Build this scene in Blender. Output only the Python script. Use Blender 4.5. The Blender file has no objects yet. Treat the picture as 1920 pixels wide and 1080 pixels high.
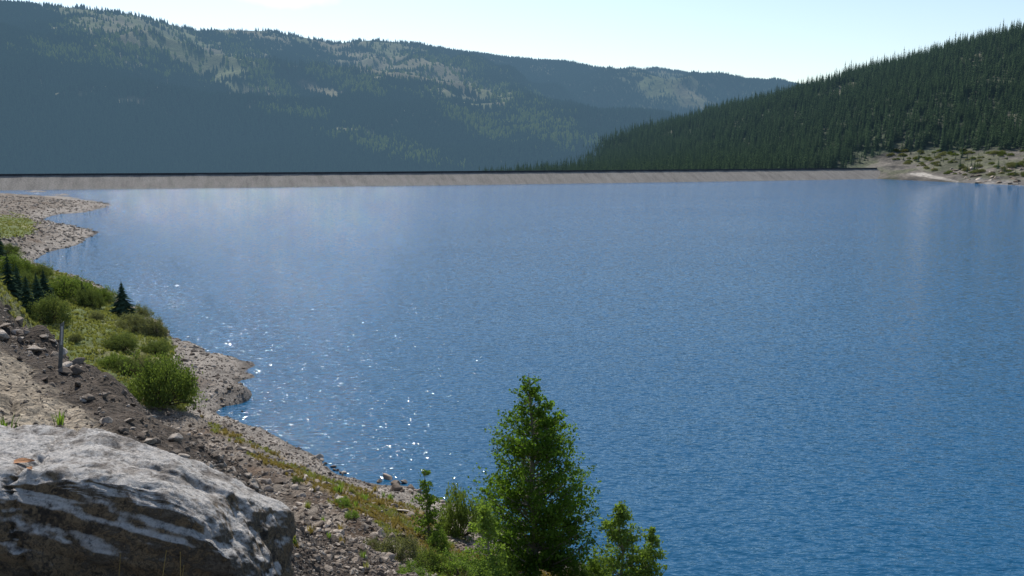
import bpy, bmesh, math, random
import numpy as np
from mathutils import Vector, Matrix
random.seed(7); rng=np.random.default_rng(7)
scene=bpy.context.scene; COL=scene.collection
CAMZ=20.0; F=1663.0; PITCH=math.atan(250/F); SP=math.sin(PITCH); CP=math.cos(PITCH)
# ------------------------------------------------------------------ survey helpers
def ray(px,py):
    u=(px-960)/F; v=(540-py)/F
    return u, CP+v*SP, -SP+v*CP
def PT(px,py,t):
    a,b,c=ray(px,py); return (a*t,b*t,CAMZ+c*t)
def PZ(px,py,z):
    a,b,c=ray(px,py); t=(z-CAMZ)/c; return (a*t,b*t,z)
def proj(x,y,z):
    d=y*CP-(z-CAMZ)*SP; up=y*SP+(z-CAMZ)*CP
    d=np.maximum(d,1e-3)
    return 960+F*x/d, 540-F*up/d
# ------------------------------------------------------------------ noise
def _h(ix,iy,s):
    h=(ix*374761393+iy*668265263+s*974634777)&0xffffffff
    h=((h^(h>>13))*1274126177)&0xffffffff
    h=h^(h>>16)
    return (h&0xffff)/65535.0
def vn(x,y,s=0):
    x=np.asarray(x,float);y=np.asarray(y,float)
    ix=np.floor(x).astype(np.int64);iy=np.floor(y).astype(np.int64)
    fx=x-ix;fy=y-iy;fx=fx*fx*(3-2*fx);fy=fy*fy*(3-2*fy)
    a=_h(ix,iy,s);b=_h(ix+1,iy,s);c=_h(ix,iy+1,s);d=_h(ix+1,iy+1,s)
    return (a+(b-a)*fx+(c-a)*fy+(a-b-c+d)*fx*fy)*2-1
def fbm(x,y,s=0,o=4,g=0.5):
    t=0;a=1;f=1;n=0
    for i in range(o):
        t=t+a*vn(x*f+i*17.3,y*f-i*9.1,s+i);n+=a;a*=g;f*=2.03
    return t/n
def sst(a,b,x):
    t=np.clip((x-a)/(b-a),0,1);return t*t*(3-2*t)
# ------------------------------------------------------------------ RBF height fields
class RBF:
    def __init__(s,pts,c=0.02):
        p=np.array(pts,float);s.c=c
        s.q=s.tr(p[:,0],p[:,1]);z=p[:,2];n=len(p)
        D=np.sqrt(((s.q[:,None]-s.q[None])**2).sum(-1)+c*c)
        A=np.zeros((n+1,n+1));A[:n,:n]=D-np.eye(n)*1e-4;A[:n,n]=1;A[n,:n]=1
        s.w=np.linalg.lstsq(A,np.append(z,0),rcond=None)[0]
    def tr(s,x,y):
        r=np.sqrt(x*x+y*y)+1e-6
        return np.stack([np.arctan2(x,y)*1.6,np.log(r)],-1)
    def __call__(s,x,y):
        x=np.asarray(x,float).ravel();y=np.asarray(y,float).ravel()
        q=s.tr(x,y);out=np.empty(len(x))
        for i in range(0,len(x),20000):
            k=q[i:i+20000]
            D=np.sqrt(((k[:,None]-s.q[None])**2).sum(-1)+s.c**2)
            out[i:i+20000]=D@s.w[:-1]+s.w[-1]
        return out
shore_px=[(60,360),(100,364),(150,374),(205,382),(190,391),(150,399),(82,411),(112,419),(165,430),(184,440),(160,452),(110,468),(66,487),(90,503),(150,521),(205,543),(255,577),(300,603),(318,630),(352,641),(386,655),(432,668),(479,683),(462,692),(482,706),(455,718),(471,731),(468,749),(432,760),(402,771),(440,785),(490,803),(540,830),(590,855),(622,882),(660,896),(705,908),(745,908),(790,920),(860,950),(930,985),(1030,1030),(1150,1080)]
gp=[]
for a in shore_px: gp.append(PZ(a[0],a[1],0.0))
# water side of the bank
for a in [(140,364),(250,384),(230,400),(150,411),(215,432),(200,460),(120,488),(140,505),(210,525),(270,555),(330,595),(380,630),(440,655),(530,680),(540,710),(530,740),(510,775),(480,785),(560,815),(610,840),(660,870),(720,890),(800,895),(880,930),(1000,985),(1110,1035),(1250,1075)]:
    gp.append(PZ(a[0],a[1],-1.6))
for a in [(400,370),(400,440),(500,560),(700,700),(900,850),(1200,950),(1500,1070),(1500,700),(1800,500),(1000,450)]:
    gp.append(PZ(a[0],a[1],-5.0))
# land side
for a in [(20,364,2.5),(60,369,2.3),(110,380,2),(0,385,4),(60,395,1.6),(20,408,2.5),(60,425,2.2),(110,432,1.2),(0,440,4),(30,460,2.4),(20,500,4),(80,520,3),(140,545,2.4),(60,560,4.5),(190,575,2.3),(240,610,2.2),(280,650,2.0),(150,600,3.2),(330,670,1.0),(400,690,.7),(430,715,.6),(390,740,.8),(340,720,1.6),(305,757,2.2),(370,775,1.1),(420,800,1.3),(470,825,1.4),(520,855,1.3),(570,885,1.4),(640,915,1.3),(700,935,1.4),(760,950,1.3),(820,1000,1.6)]:
    gp.append(PZ(*a))
for a in [(450,850,3.5),(500,880,4.3),(560,920,4.8),(620,940,5.0),(680,980,5.6),(760,1020,4.6),(850,1040,3.0),(640,1010,9.5),(700,1060,8.0),(590,985,10.5),(590,1050,13.0),(540,1020,14.2),(545,1078,15.2),(470,905,14.2),(900,1075,3.2),(1000,1085,2.5),(760,1078,6.2)]:
    gp.append(PZ(*a))
# road bench and its rim
for a in [(0,572,13.6),(55,602,14.0),(110,645,14.5),(180,695,14.8),(250,745,15.1),(330,800,15.4),(400,858,15.6),(450,900,15.6),(500,960,15.8),(0,640,14.9),(60,680,15.2),(0,720,16.2),(110,720,15.5),(110,790,16.5),(0,800,17.2),(200,800,16.4),(300,850,16.6),(400,930,16.8),(200,900,17.3),(350,980,17.2),(460,1060,17.2)]:
    gp.append(PZ(*a))
# below the rim
for px,t,z in [(0,48,8.5),(0,62,5.5),(60,40,8.5),(60,55,5),(110,34,9.0),(110,52,4.5),(180,28,9.6),(180,42,5),(250,25,10),(250,38,5.2),(250,50,3.0),(330,22,10.5),(330,36,5.4),(400,19,11.5),(400,32,5.4),(460,20,10.8),(-200,60,9),(-200,90,7),(-200,40,15),(-500,60,16),(-500,30,19)]:
    u=(px-960)/F; gp.append((u*t,t*.98,z))
for x,y,z in [(0,1.5,18.2),(-1.5,1,18.2),(-1.5,-1,18.3),(1.5,-1,18.1),(1.5,.5,18.0),(-4,1,18.6),(-8,3,18.8),(-14,8,18.6),(0,3,17.5),(0,5,16.3),(0,8,14.7),(1,15,11.2),(2,20,8.8),(2,25,6.2),(3,30,4.0),(4,35,1.6),(8,5,13.5),(14,10,8.5),(18,15,5),(20,22,2),(22,27,0),(12,33.5,0),(13,25,3.2),(8,18,8),(8,30,2.6),(25,30,-2),(14,38,-2),(30,15,0),(35,18,-2),(35,0,0),(20,0,7),(10,-5,15),(-10,-10,19),(45,0,-4),(60,60,-6),(-160,120,10),(-200,200,10),(-300,300,10),(-350,420,9),(-230,300,8),(-500,470,12),(0,-20,18),
              (100,100,-6),(200,200,-7),(300,400,-7),(0,450,-7),(-150,450,-6),(-250,450,-3),(-262,470,-3)]:
    gp.append((x,y,z))
Gf=RBF(gp,0.015)
dam_pts=np.array([(-900,330),(-700,380),(-420,463),(-289,504),(-180,538),(-56,584),(92,645),(200,693),(318,750)],float)
def dam_y(x): return np.interp(x,dam_pts[:,0],dam_pts[:,1])
def h(x,y):
    x=np.asarray(x,float).ravel();y=np.asarray(y,float).ravel()
    r=np.sqrt(x*x+y*y)
    z=Gf(x,y)
    amp=np.clip(0.012*r,0.05,0.8)*sst(-0.5,3,z)*0.55+0.0035*r*sst(-1.5,0,z)*0.6
    amp=np.minimum(amp,0.5)
    z=z+amp*fbm(x*.35,y*.35,3,4)+np.clip(r*.004,0.02,.16)*fbm(x*1.8,y*1.8,9,3)*sst(-.4,.6,z)
    # eroded crumbly slope texture
    sl=sst(4,7,z)*sst(5,10,r)*(1-sst(40,60,r))
    z=z+sl*(0.48*np.abs(fbm(x*.9+y*.5,y*.35,21,4))+.16*np.abs(fbm(x*2.2,y*2.2,25,3))-.12)
    z=np.clip(z,-8,22)
    bey=y-(dam_y(x)+45)
    z=np.where(bey>0,-38.0,z)
    return z
def hz(x,y): return float(h([x],[y])[0])
def place(px,py,tmin=2.0):
    a,b,c=ray(px,py)
    t=np.geomspace(tmin,700,3000)
    H=h(a*t,b*t); H=np.maximum(H,0)
    k=np.argmax((CAMZ+c*t)<H)
    return (a*t[k],b*t[k],float(H[k]),t[k])
# ------------------------------------------------------------------ materials
def M(name):
    m=bpy.data.materials.new(name);m.use_nodes=True
    nt=m.node_tree;nt.nodes.clear()
    o=nt.nodes.new('ShaderNodeOutputMaterial');return m,nt,o
def N(nt,t,**k):
    n=nt.nodes.new(t)
    for a,b in k.items(): setattr(n,a,b)
    return n
def L(nt,a,b): nt.links.new(a,b)
def ramp(nt,fac,stops):
    r=nt.nodes.new('ShaderNodeValToRGB');e=r.color_ramp.elements
    while len(e)<len(stops): e.new(0.5)
    for i,(p,c) in enumerate(stops):
        e[i].position=p;e[i].color=(c[0],c[1],c[2],1) if not isinstance(c,float) else (c,c,c,1)
    L(nt,fac,r.inputs['Fac']);return r
def mixc(nt,bt,f,a,b):
    m=nt.nodes.new('ShaderNodeMix');m.data_type='RGBA';m.blend_type=bt
    if isinstance(f,(int,float)): m.inputs[0].default_value=f
    else: L(nt,f,m.inputs[0])
    for s,i in ((a,6),(b,7)):
        if isinstance(s,tuple): m.inputs[i].default_value=(*s,1)
        else: L(nt,s,m.inputs[i])
    return m.outputs[2]
def tex(nt,scale,detail=4,vec=None,kind='ShaderNodeTexNoise',rough=.55,**k):
    t=nt.nodes.new(kind);t.inputs['Scale'].default_value=scale
    if 'Detail' in t.inputs: t.inputs['Detail'].default_value=detail
    if kind=='ShaderNodeTexNoise': t.inputs['Roughness'].default_value=rough
    if vec is not None: L(nt,vec,t.inputs['Vector'])
    for a,b in k.items(): setattr(t,a,b)
    return t
def mrange(nt,val,a,b,c,d):
    r=N(nt,'ShaderNodeMapRange');r.inputs['From Min'].default_value=a;r.inputs['From Max'].default_value=b
    r.inputs['To Min'].default_value=c;r.inputs['To Max'].default_value=d;L(nt,val,r.inputs['Value']);return r.outputs[0]
def coords(nt,out='Object',scale=None,rot=None):
    c=nt.nodes.new('ShaderNodeTexCoord');v=c.outputs[out]
    if scale or rot:
        m=nt.nodes.new('ShaderNodeMapping')
        if scale:m.inputs['Scale'].default_value=scale
        if rot:m.inputs['Rotation'].default_value=rot
        L(nt,v,m.inputs['Vector']);v=m.outputs['Vector']
    return v
def painted_airlight(nt,shader,o,tint):
    """blue valley haze painted on surfaces as emission, stronger further down the valley (by world position)"""
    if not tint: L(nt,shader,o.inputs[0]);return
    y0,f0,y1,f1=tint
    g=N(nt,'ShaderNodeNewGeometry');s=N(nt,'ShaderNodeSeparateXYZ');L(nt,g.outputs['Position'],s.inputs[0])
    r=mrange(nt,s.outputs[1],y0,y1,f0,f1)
    e=N(nt,'ShaderNodeEmission');e.inputs[0].default_value=(.14,.25,.37,1);e.inputs[1].default_value=1  # haze colour, painted as a glow of the surface itself
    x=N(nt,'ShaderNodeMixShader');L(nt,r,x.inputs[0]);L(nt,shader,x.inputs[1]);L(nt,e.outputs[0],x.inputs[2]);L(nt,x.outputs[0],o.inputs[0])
def ground_mat(name,s1,s2,bump,rough=0.95,pebble=True,tint=None):
    m,nt,o=M(name);v=coords(nt)
    at=N(nt,'ShaderNodeAttribute',attribute_name='Col')
    n1=tex(nt,s1,6,v);n2=tex(nt,s2,5,v,rough=.7)
    r1=ramp(nt,n1.outputs['Fac'],[(.3,.6),(.7,1.35)])
    r2=ramp(nt,n2.outputs['Fac'],[(.3,.45),(.55,1.0),(.72,1.5)])
    c=mixc(nt,'MULTIPLY',1,at.outputs['Color'],r1.outputs['Color'])
    c=mixc(nt,'MULTIPLY',.85,c,r2.outputs['Color'])
    hgt=n2.outputs['Fac']
    if pebble:
        vo=tex(nt,s2*1.3,0,v,'ShaderNodeTexVoronoi')
        rv=ramp(nt,vo.outputs['Color'],[(.1,.6),(.9,1.4)])
        c=mixc(nt,'MULTIPLY',.7,c,rv.outputs['Color'])
        ad=N(nt,'ShaderNodeMath',operation='MULTIPLY_ADD');ad.inputs[1].default_value=-.5;L(nt,vo.outputs['Distance'],ad.inputs[0]);L(nt,n2.outputs['Fac'],ad.inputs[2]);hgt=ad.outputs[0]
    b=N(nt,'ShaderNodeBump');b.inputs['Strength'].default_value=1.0;b.inputs['Distance'].default_value=bump
    L(nt,hgt,b.inputs['Height'])
    p=N(nt,'ShaderNodeBsdfPrincipled');p.inputs['Roughness'].default_value=rough
    p.inputs['Specular IOR Level'].default_value=.2
    L(nt,c,p.inputs['Base Color']);L(nt,b.outputs['Normal'],p.inputs['Normal']);painted_airlight(nt,p.outputs[0],o,tint);return m
def leaf_mat(name,dark,light,trans=.4,noise=1.2,objrand=.5,tint=None,tc_=(1.25,1.3,.6)):
    m,nt,o=M(name);g=N(nt,'ShaderNodeNewGeometry');oi=N(nt,'ShaderNodeObjectInfo')
    n=tex(nt,noise,2,coords(nt))
    a=N(nt,'ShaderNodeMath',operation='MULTIPLY');a.inputs[1].default_value=.5;L(nt,g.outputs['Random Per Island'],a.inputs[0])
    b=N(nt,'ShaderNodeMath',operation='MULTIPLY_ADD');b.inputs[1].default_value=.6;L(nt,n.outputs['Fac'],b.inputs[0]);L(nt,a.outputs[0],b.inputs[2])
    c=N(nt,'ShaderNodeMath',operation='MULTIPLY_ADD');c.inputs[1].default_value=objrand;L(nt,oi.outputs['Random'],c.inputs[0]);L(nt,b.outputs[0],c.inputs[2])
    r=ramp(nt,c.outputs[0],[(.15,dark),(.95,light)])
    col=r.outputs['Color']
    d=N(nt,'ShaderNodeBsdfDiffuse');t=N(nt,'ShaderNodeBsdfTranslucent')
    tc=mixc(nt,'MULTIPLY',1,col,tc_)
    L(nt,col,d.inputs[0]);L(nt,tc,t.inputs[0])
    x=N(nt,'ShaderNodeMixShader');x.inputs[0].default_value=trans
    L(nt,d.outputs[0],x.inputs[1]);L(nt,t.outputs[0],x.inputs[2]);painted_airlight(nt,x.outputs[0],o,tint);return m
def simple_mat(name,c1,c2,scale,rough=.85,bump=0.01,stretch=None,metal=0):
    m,nt,o=M(name);v=coords(nt,'Object',stretch)
    n=tex(nt,scale,6,v,rough=.65);r=ramp(nt,n.outputs['Fac'],[(.3,c1),(.7,c2)])
    b=N(nt,'ShaderNodeBump');b.inputs['Distance'].default_value=bump;L(nt,n.outputs['Fac'],b.inputs['Height'])
    p=N(nt,'ShaderNodeBsdfPrincipled');p.inputs['Roughness'].default_value=rough;p.inputs['Metallic'].default_value=metal
    L(nt,r.outputs[0],p.inputs['Base Color']);L(nt,b.outputs[0],p.inputs['Normal']);L(nt,p.outputs[0],o.inputs[0]);return m
MAT={}
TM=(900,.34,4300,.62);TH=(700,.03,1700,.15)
MAT['ground']=ground_mat('ground_mat',.9,8,.14)
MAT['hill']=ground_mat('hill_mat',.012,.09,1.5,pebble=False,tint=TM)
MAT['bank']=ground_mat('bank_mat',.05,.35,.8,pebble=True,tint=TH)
MAT['spruce']=leaf_mat('spruce_needles',(.016,.032,.024),(.060,.095,.058),.25,.15,tc_=(1,1.1,.8))
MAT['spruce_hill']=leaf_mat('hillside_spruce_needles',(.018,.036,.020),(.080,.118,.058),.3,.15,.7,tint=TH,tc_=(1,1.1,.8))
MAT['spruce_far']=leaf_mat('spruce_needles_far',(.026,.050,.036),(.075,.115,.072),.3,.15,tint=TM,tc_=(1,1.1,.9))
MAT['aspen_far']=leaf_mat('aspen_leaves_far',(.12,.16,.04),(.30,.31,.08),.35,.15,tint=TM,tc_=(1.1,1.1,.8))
MAT['aspen']=leaf_mat('aspen_leaves',(.042,.088,.018),(.155,.25,.042),.55,.9)
MAT['willow']=leaf_mat('willow_leaves',(.048,.070,.030),(.14,.17,.066),.38,.9)
MAT['willow_bright']=leaf_mat('willow_bright_leaves',(.070,.12,.028),(.18,.26,.065),.48,.9)
MAT['willow_mid']=leaf_mat('willow_mid_leaves',(.055,.088,.028),(.155,.205,.062),.42,.9)
MAT['willow_grey']=leaf_mat('willow_grey_leaves',(.075,.088,.05),(.19,.195,.11),.38,.9)
MAT['grass']=leaf_mat('grass_blades',(.095,.12,.042),(.27,.27,.11),.4,.25,.7)
MAT['drygrass']=leaf_mat('dry_grass_blades',(.13,.095,.04),(.31,.24,.11),.35,.25,.6)
MAT['bark']=simple_mat('aspen_bark',(.12,.11,.08),(.34,.32,.26),6,.9,.02,(1,1,.4))
MAT['darkbark']=simple_mat('dark_bark',(.04,.03,.02),(.12,.09,.06),6,.9,.02)
# rock
m,nt,o=M('loose_rock');oi=N(nt,'ShaderNodeObjectInfo');v=coords(nt)
n=tex(nt,2.2,6,v,rough=.7);r=ramp(nt,n.outputs['Fac'],[(.25,(.14,.12,.10)),(.5,(.30,.265,.225)),(.75,(.45,.415,.37))])
r2=ramp(nt,oi.outputs['Random'],[(0,(.30,.24,.20)),(.35,(.58,.51,.45)),(.7,(1.0,.92,.85)),(1,(1.55,1.5,1.46))])
c=mixc(nt,'MULTIPLY',1,r.outputs[0],r2.outputs[0]);b=N(nt,'ShaderNodeBump');b.inputs['Distance'].default_value=.05;L(nt,n.outputs[0],b.inputs['Height'])
p=N(nt,'ShaderNodeBsdfPrincipled');p.inputs['Roughness'].default_value=.9;L(nt,c,p.inputs['Base Color']);L(nt,b.outputs[0],p.inputs['Normal']);L(nt,p.outputs[0],o.inputs[0]);MAT['rock']=m
# water: wave slopes from noise fields (world metres), steep wavelet faces on the open lake, and a coherent ripple bump
m,nt,o=M('lake_water');v=coords(nt)
mp=N(nt,'ShaderNodeMapping');mp.inputs['Scale'].default_value=(.5,1.0,1);mp.inputs['Rotation'].default_value=(0,0,.2);L(nt,v,mp.inputs[0])
w1=tex(nt,2.9,2,mp.outputs[0],rough=.55);w1.inputs['Distortion'].default_value=.3
s1=tex(nt,2.8,3,mp.outputs[0],rough=.6)
mp2=N(nt,'ShaderNodeMapping');mp2.inputs['Scale'].default_value=(.3,1.0,1);mp2.inputs['Rotation'].default_value=(0,0,.15);L(nt,v,mp2.inputs[0])
w3=tex(nt,.022,5,mp2.outputs[0])
ms=ramp(nt,w3.outputs['Fac'],[(.3,.78),(.65,1.0)])
sp_=N(nt,'ShaderNodeSeparateXYZ');L(nt,v,sp_.inputs[0])
fe=mrange(nt,sp_.outputs[1],70,420,.62,1.45)
mm=N(nt,'ShaderNodeMath',operation='MULTIPLY');L(nt,fe,mm.inputs[0]);L(nt,ms.outputs[0],mm.inputs[1])
sb=N(nt,'ShaderNodeVectorMath',operation='SUBTRACT');sb.inputs[1].default_value=(.5,.5,.5);L(nt,s1.outputs['Color'],sb.inputs[0])
sm_=N(nt,'ShaderNodeVectorMath',operation='MULTIPLY');sm_.inputs[1].default_value=(1.4,2.1,0);L(nt,sb.outputs[0],sm_.inputs[0])
sm2=N(nt,'ShaderNodeVectorMath',operation='SCALE');L(nt,sm_.outputs[0],sm2.inputs[0]);L(nt,mm.outputs[0],sm2.inputs['Scale'])
cr=tex(nt,.9,1,mp.outputs[0],rough=.4);crm=ramp(nt,cr.outputs[0],[(.66,0.0),(.69,1.0)])
crf=N(nt,'ShaderNodeMath',operation='MULTIPLY');L(nt,crm.outputs[0],crf.inputs[0]);L(nt,mrange(nt,sp_.outputs[1],190,300,0,1),crf.inputs[1])
cv=tex(nt,3.1,2,mp.outputs[0],rough=.6)
cvs=N(nt,'ShaderNodeVectorMath',operation='SUBTRACT');cvs.inputs[1].default_value=(.5,.5,.5);L(nt,cv.outputs['Color'],cvs.inputs[0])
cvm=N(nt,'ShaderNodeVectorMath',operation='MULTIPLY_ADD');cvm.inputs[1].default_value=(.3,.3,0);cvm.inputs[2].default_value=(.16,-.40,0);L(nt,cvs.outputs[0],cvm.inputs[0])
mx=N(nt,'ShaderNodeMix',data_type='VECTOR');L(nt,crf.outputs[0],mx.inputs[0]);L(nt,sm2.outputs[0],mx.inputs[4]);L(nt,cvm.outputs[0],mx.inputs[5])
sa=N(nt,'ShaderNodeVectorMath',operation='ADD');sa.inputs[1].default_value=(0,0,1);L(nt,mx.outputs[1],sa.inputs[0])
sn=N(nt,'ShaderNodeVectorMath',operation='NORMALIZE');L(nt,sa.outputs[0],sn.inputs[0])
b=N(nt,'ShaderNodeBump');b.inputs['Distance'].default_value=.11;L(nt,w1.outputs[0],b.inputs['Height']);L(nt,ms.outputs[0],b.inputs['Strength']);L(nt,sn.outputs[0],b.inputs['Normal'])
p=N(nt,'ShaderNodeBsdfPrincipled');p.inputs['Roughness'].default_value=.05;p.inputs['IOR'].default_value=1.333;p.inputs['Specular IOR Level'].default_value=.42
wc=ramp(nt,mrange(nt,sp_.outputs[1],30,330,0,1),[(0,(.006,.068,.145)),(.35,(.008,.085,.185)),(1,(.012,.105,.235))])
L(nt,wc.outputs[0],p.inputs['Base Color'])
L(nt,b.outputs[0],p.inputs['Normal']);L(nt,p.outputs[0],o.inputs[0]);MAT['water']=m
# dam face
m,nt,o=M('dam_riprap');v=coords(nt,'UV')
mp=N(nt,'ShaderNodeMapping');mp.inputs['Scale'].default_value=(1,.25,1);mp.inputs['Rotation'].default_value=(0,0,.35);L(nt,v,mp.inputs[0])
n1=tex(nt,.22,4,mp.outputs[0],rough=.7);n2=tex(nt,1.3,4,v,rough=.7)
r1=ramp(nt,n1.outputs[0],[(.3,(.15,.135,.12)),(.5,(.225,.205,.18)),(.75,(.28,.26,.23))])
r2=ramp(nt,n2.outputs[0],[(.3,.6),(.7,1.3)])
c=mixc(nt,'MULTIPLY',1,r1.outputs[0],r2.outputs[0]);b=N(nt,'ShaderNodeBump');b.inputs['Distance'].default_value=.5;L(nt,n2.outputs[0],b.inputs['Height'])
p=N(nt,'ShaderNodeBsdfPrincipled');p.inputs['Roughness'].default_value=.95;L(nt,c,p.inputs['Base Color']);L(nt,b.outputs[0],p.inputs['Normal']);L(nt,p.outputs[0],o.inputs[0]);MAT['dam']=m
MAT['parapet']=simple_mat('parapet_concrete',(.025,.025,.027),(.05,.05,.05),.3,.9,.05)
MAT['damroad']=simple_mat('dam_road_gravel',(.18,.16,.14),(.3,.27,.24),.5)
# boulder
m,nt,o=M('gneiss_boulder');v=coords(nt,'Object',None,(.25,.35,.1))
d=tex(nt,2.2,5,v,rough=.65);mv=N(nt,'ShaderNodeVectorMath',operation='MULTIPLY_ADD');mv.inputs[1].default_value=(1.3,.8,1.3)
L(nt,d.outputs['Color'],mv.inputs[0]);L(nt,v,mv.inputs[2])
mp=N(nt,'ShaderNodeMapping');mp.inputs['Scale'].default_value=(.9,.9,1.9);L(nt,mv.outputs[0],mp.inputs[0])
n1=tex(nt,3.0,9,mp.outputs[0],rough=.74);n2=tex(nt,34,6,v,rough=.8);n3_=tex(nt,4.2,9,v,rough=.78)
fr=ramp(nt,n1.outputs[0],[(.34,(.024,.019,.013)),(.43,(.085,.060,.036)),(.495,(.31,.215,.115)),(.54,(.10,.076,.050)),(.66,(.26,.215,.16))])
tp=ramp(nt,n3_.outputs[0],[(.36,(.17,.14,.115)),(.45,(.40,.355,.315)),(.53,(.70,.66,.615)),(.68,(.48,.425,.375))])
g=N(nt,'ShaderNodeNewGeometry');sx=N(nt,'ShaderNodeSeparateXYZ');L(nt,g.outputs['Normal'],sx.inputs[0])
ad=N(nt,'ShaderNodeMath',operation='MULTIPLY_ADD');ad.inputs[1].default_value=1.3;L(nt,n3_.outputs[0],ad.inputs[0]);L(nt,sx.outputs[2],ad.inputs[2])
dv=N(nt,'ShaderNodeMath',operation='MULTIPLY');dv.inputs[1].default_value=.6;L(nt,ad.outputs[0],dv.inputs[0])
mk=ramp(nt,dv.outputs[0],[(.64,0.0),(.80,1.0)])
c=mixc(nt,'MIX',mk.outputs[0],fr.outputs[0],tp.outputs[0])  # sunlit top and shaded front put into the colour by facing
sp=ramp(nt,n2.outputs[0],[(.36,.25),(.47,1.0),(.7,1.35)]);c=mixc(nt,'MULTIPLY',.9,c,sp.outputs[0])
hh=N(nt,'ShaderNodeMath',operation='MULTIPLY_ADD');hh.inputs[1].default_value=.4;L(nt,n2.outputs[0],hh.inputs[0]);L(nt,n1.outputs[0],hh.inputs[2])
b=N(nt,'ShaderNodeBump');b.inputs['Distance'].default_value=.08;L(nt,hh.outputs[0],b.inputs['Height'])
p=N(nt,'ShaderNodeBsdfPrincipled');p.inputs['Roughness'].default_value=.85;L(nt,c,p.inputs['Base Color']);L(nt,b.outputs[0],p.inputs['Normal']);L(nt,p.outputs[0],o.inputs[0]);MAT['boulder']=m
# ------------------------------------------------------------------ object helpers
def add(name,me,mat=None,loc=(0,0,0),label=None,cat=None,kind=None,parent=None,group=None):
    o=bpy.data.objects.new(name,me);COL.objects.link(o);o.location=loc
    if mat is not None and me is not None and len(me.materials)==0: me.materials.append(mat)
    if label:o['label']=label
    if cat:o['category']=cat
    if kind:o['kind']=kind
    if group:o['group']=group
    if parent:o.parent=parent
    return o
def grid_mesh(name,X,Y,Z,C=None,smooth=True,uv=None):
    a,b=X.shape;me=bpy.data.meshes.new(name)
    V=np.stack([X.ravel(),Y.ravel(),Z.ravel()],-1)
    i=np.arange(a*b).reshape(a,b)
    Fq=np.stack([i[:-1,:-1].ravel(),i[:-1,1:].ravel(),i[1:,1:].ravel(),i[1:,:-1].ravel()],-1)
    raw(me,V,Fq,smooth)
    if me.polygons[len(me.polygons)//2].normal.z<0: me.flip_normals()
    if C is not None:
        ca=me.color_attributes.new('Col','FLOAT_COLOR','POINT')
        cc=np.ones((a*b,4),np.float32);cc[:,:3]=C.reshape(-1,3);ca.data.foreach_set('color',cc.ravel())
    if uv is not None:
        ul=me.uv_layers.new(name='UVMap');li=np.empty(len(me.loops),np.int32);me.loops.foreach_get('vertex_index',li)
        ul.data.foreach_set('uv',uv.reshape(-1,2)[li].astype(np.float32).ravel())
    return me
def raw(me,V,Fq,smooth=False):
    n=len(V);k=Fq.shape[1];me.vertices.add(n);me.vertices.foreach_set('co',np.asarray(V,np.float32).ravel())
    me.loops.add(len(Fq)*k);me.loops.foreach_set('vertex_index',Fq.astype(np.int32).ravel())
    me.polygons.add(len(Fq));me.polygons.foreach_set('loop_start',np.arange(0,len(Fq)*k,k,dtype=np.int32))
    if smooth: me.polygons.foreach_set('use_smooth',np.ones(len(Fq),bool))
    me.update(calc_edges=True);me.validate()
def quads_mesh(name,C,U,W):
    V=np.stack([C-U,C-W*.9+U*.1,C+U,C+W*.9+U*.1],1).reshape(-1,3)
    me=bpy.data.meshes.new(name);raw(me,V,np.arange(len(V)).reshape(-1,4));return me
def rand_leaves(C,size):
    n=len(C);a=rng.normal(size=(n,3));a/=np.linalg.norm(a,axis=1)[:,None]
    b=rng.normal(size=(n,3));b=np.cross(a,b);b/=np.linalg.norm(b,axis=1)[:,None]
    s=(size*rng.uniform(.65,1.25,n))[:,None]
    return a*s*.6,b*s*.45
def tube_data(paths,sides=6):
    V=[];Fc=[]
    for pts,rad in paths:
        base=len(V);pts=[Vector(p) for p in pts]
        for i,p in enumerate(pts):
            d=(pts[min(i+1,len(pts)-1)]-pts[max(i-1,0)]).normalized()
            e=d.orthogonal().normalized();f=d.cross(e)
            for k in range(sides):
                an=2*math.pi*k/sides;V.append(tuple(p+(e*math.cos(an)+f*math.sin(an))*rad[i]))
        for i in range(len(pts)-1):
            for k in range(sides):
                k2=(k+1)%sides;Fc.append((base+i*sides+k,base+i*sides+k2,base+(i+1)*sides+k2,base+(i+1)*sides+k))
    return V,Fc
def tube_mesh(name,paths,sides=6):
    V,Fc=tube_data(paths,sides);me=bpy.data.meshes.new(name);me.from_pydata(V,[],Fc);me.update()
    for p in me.polygons:p.use_smooth=True
    return me
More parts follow.
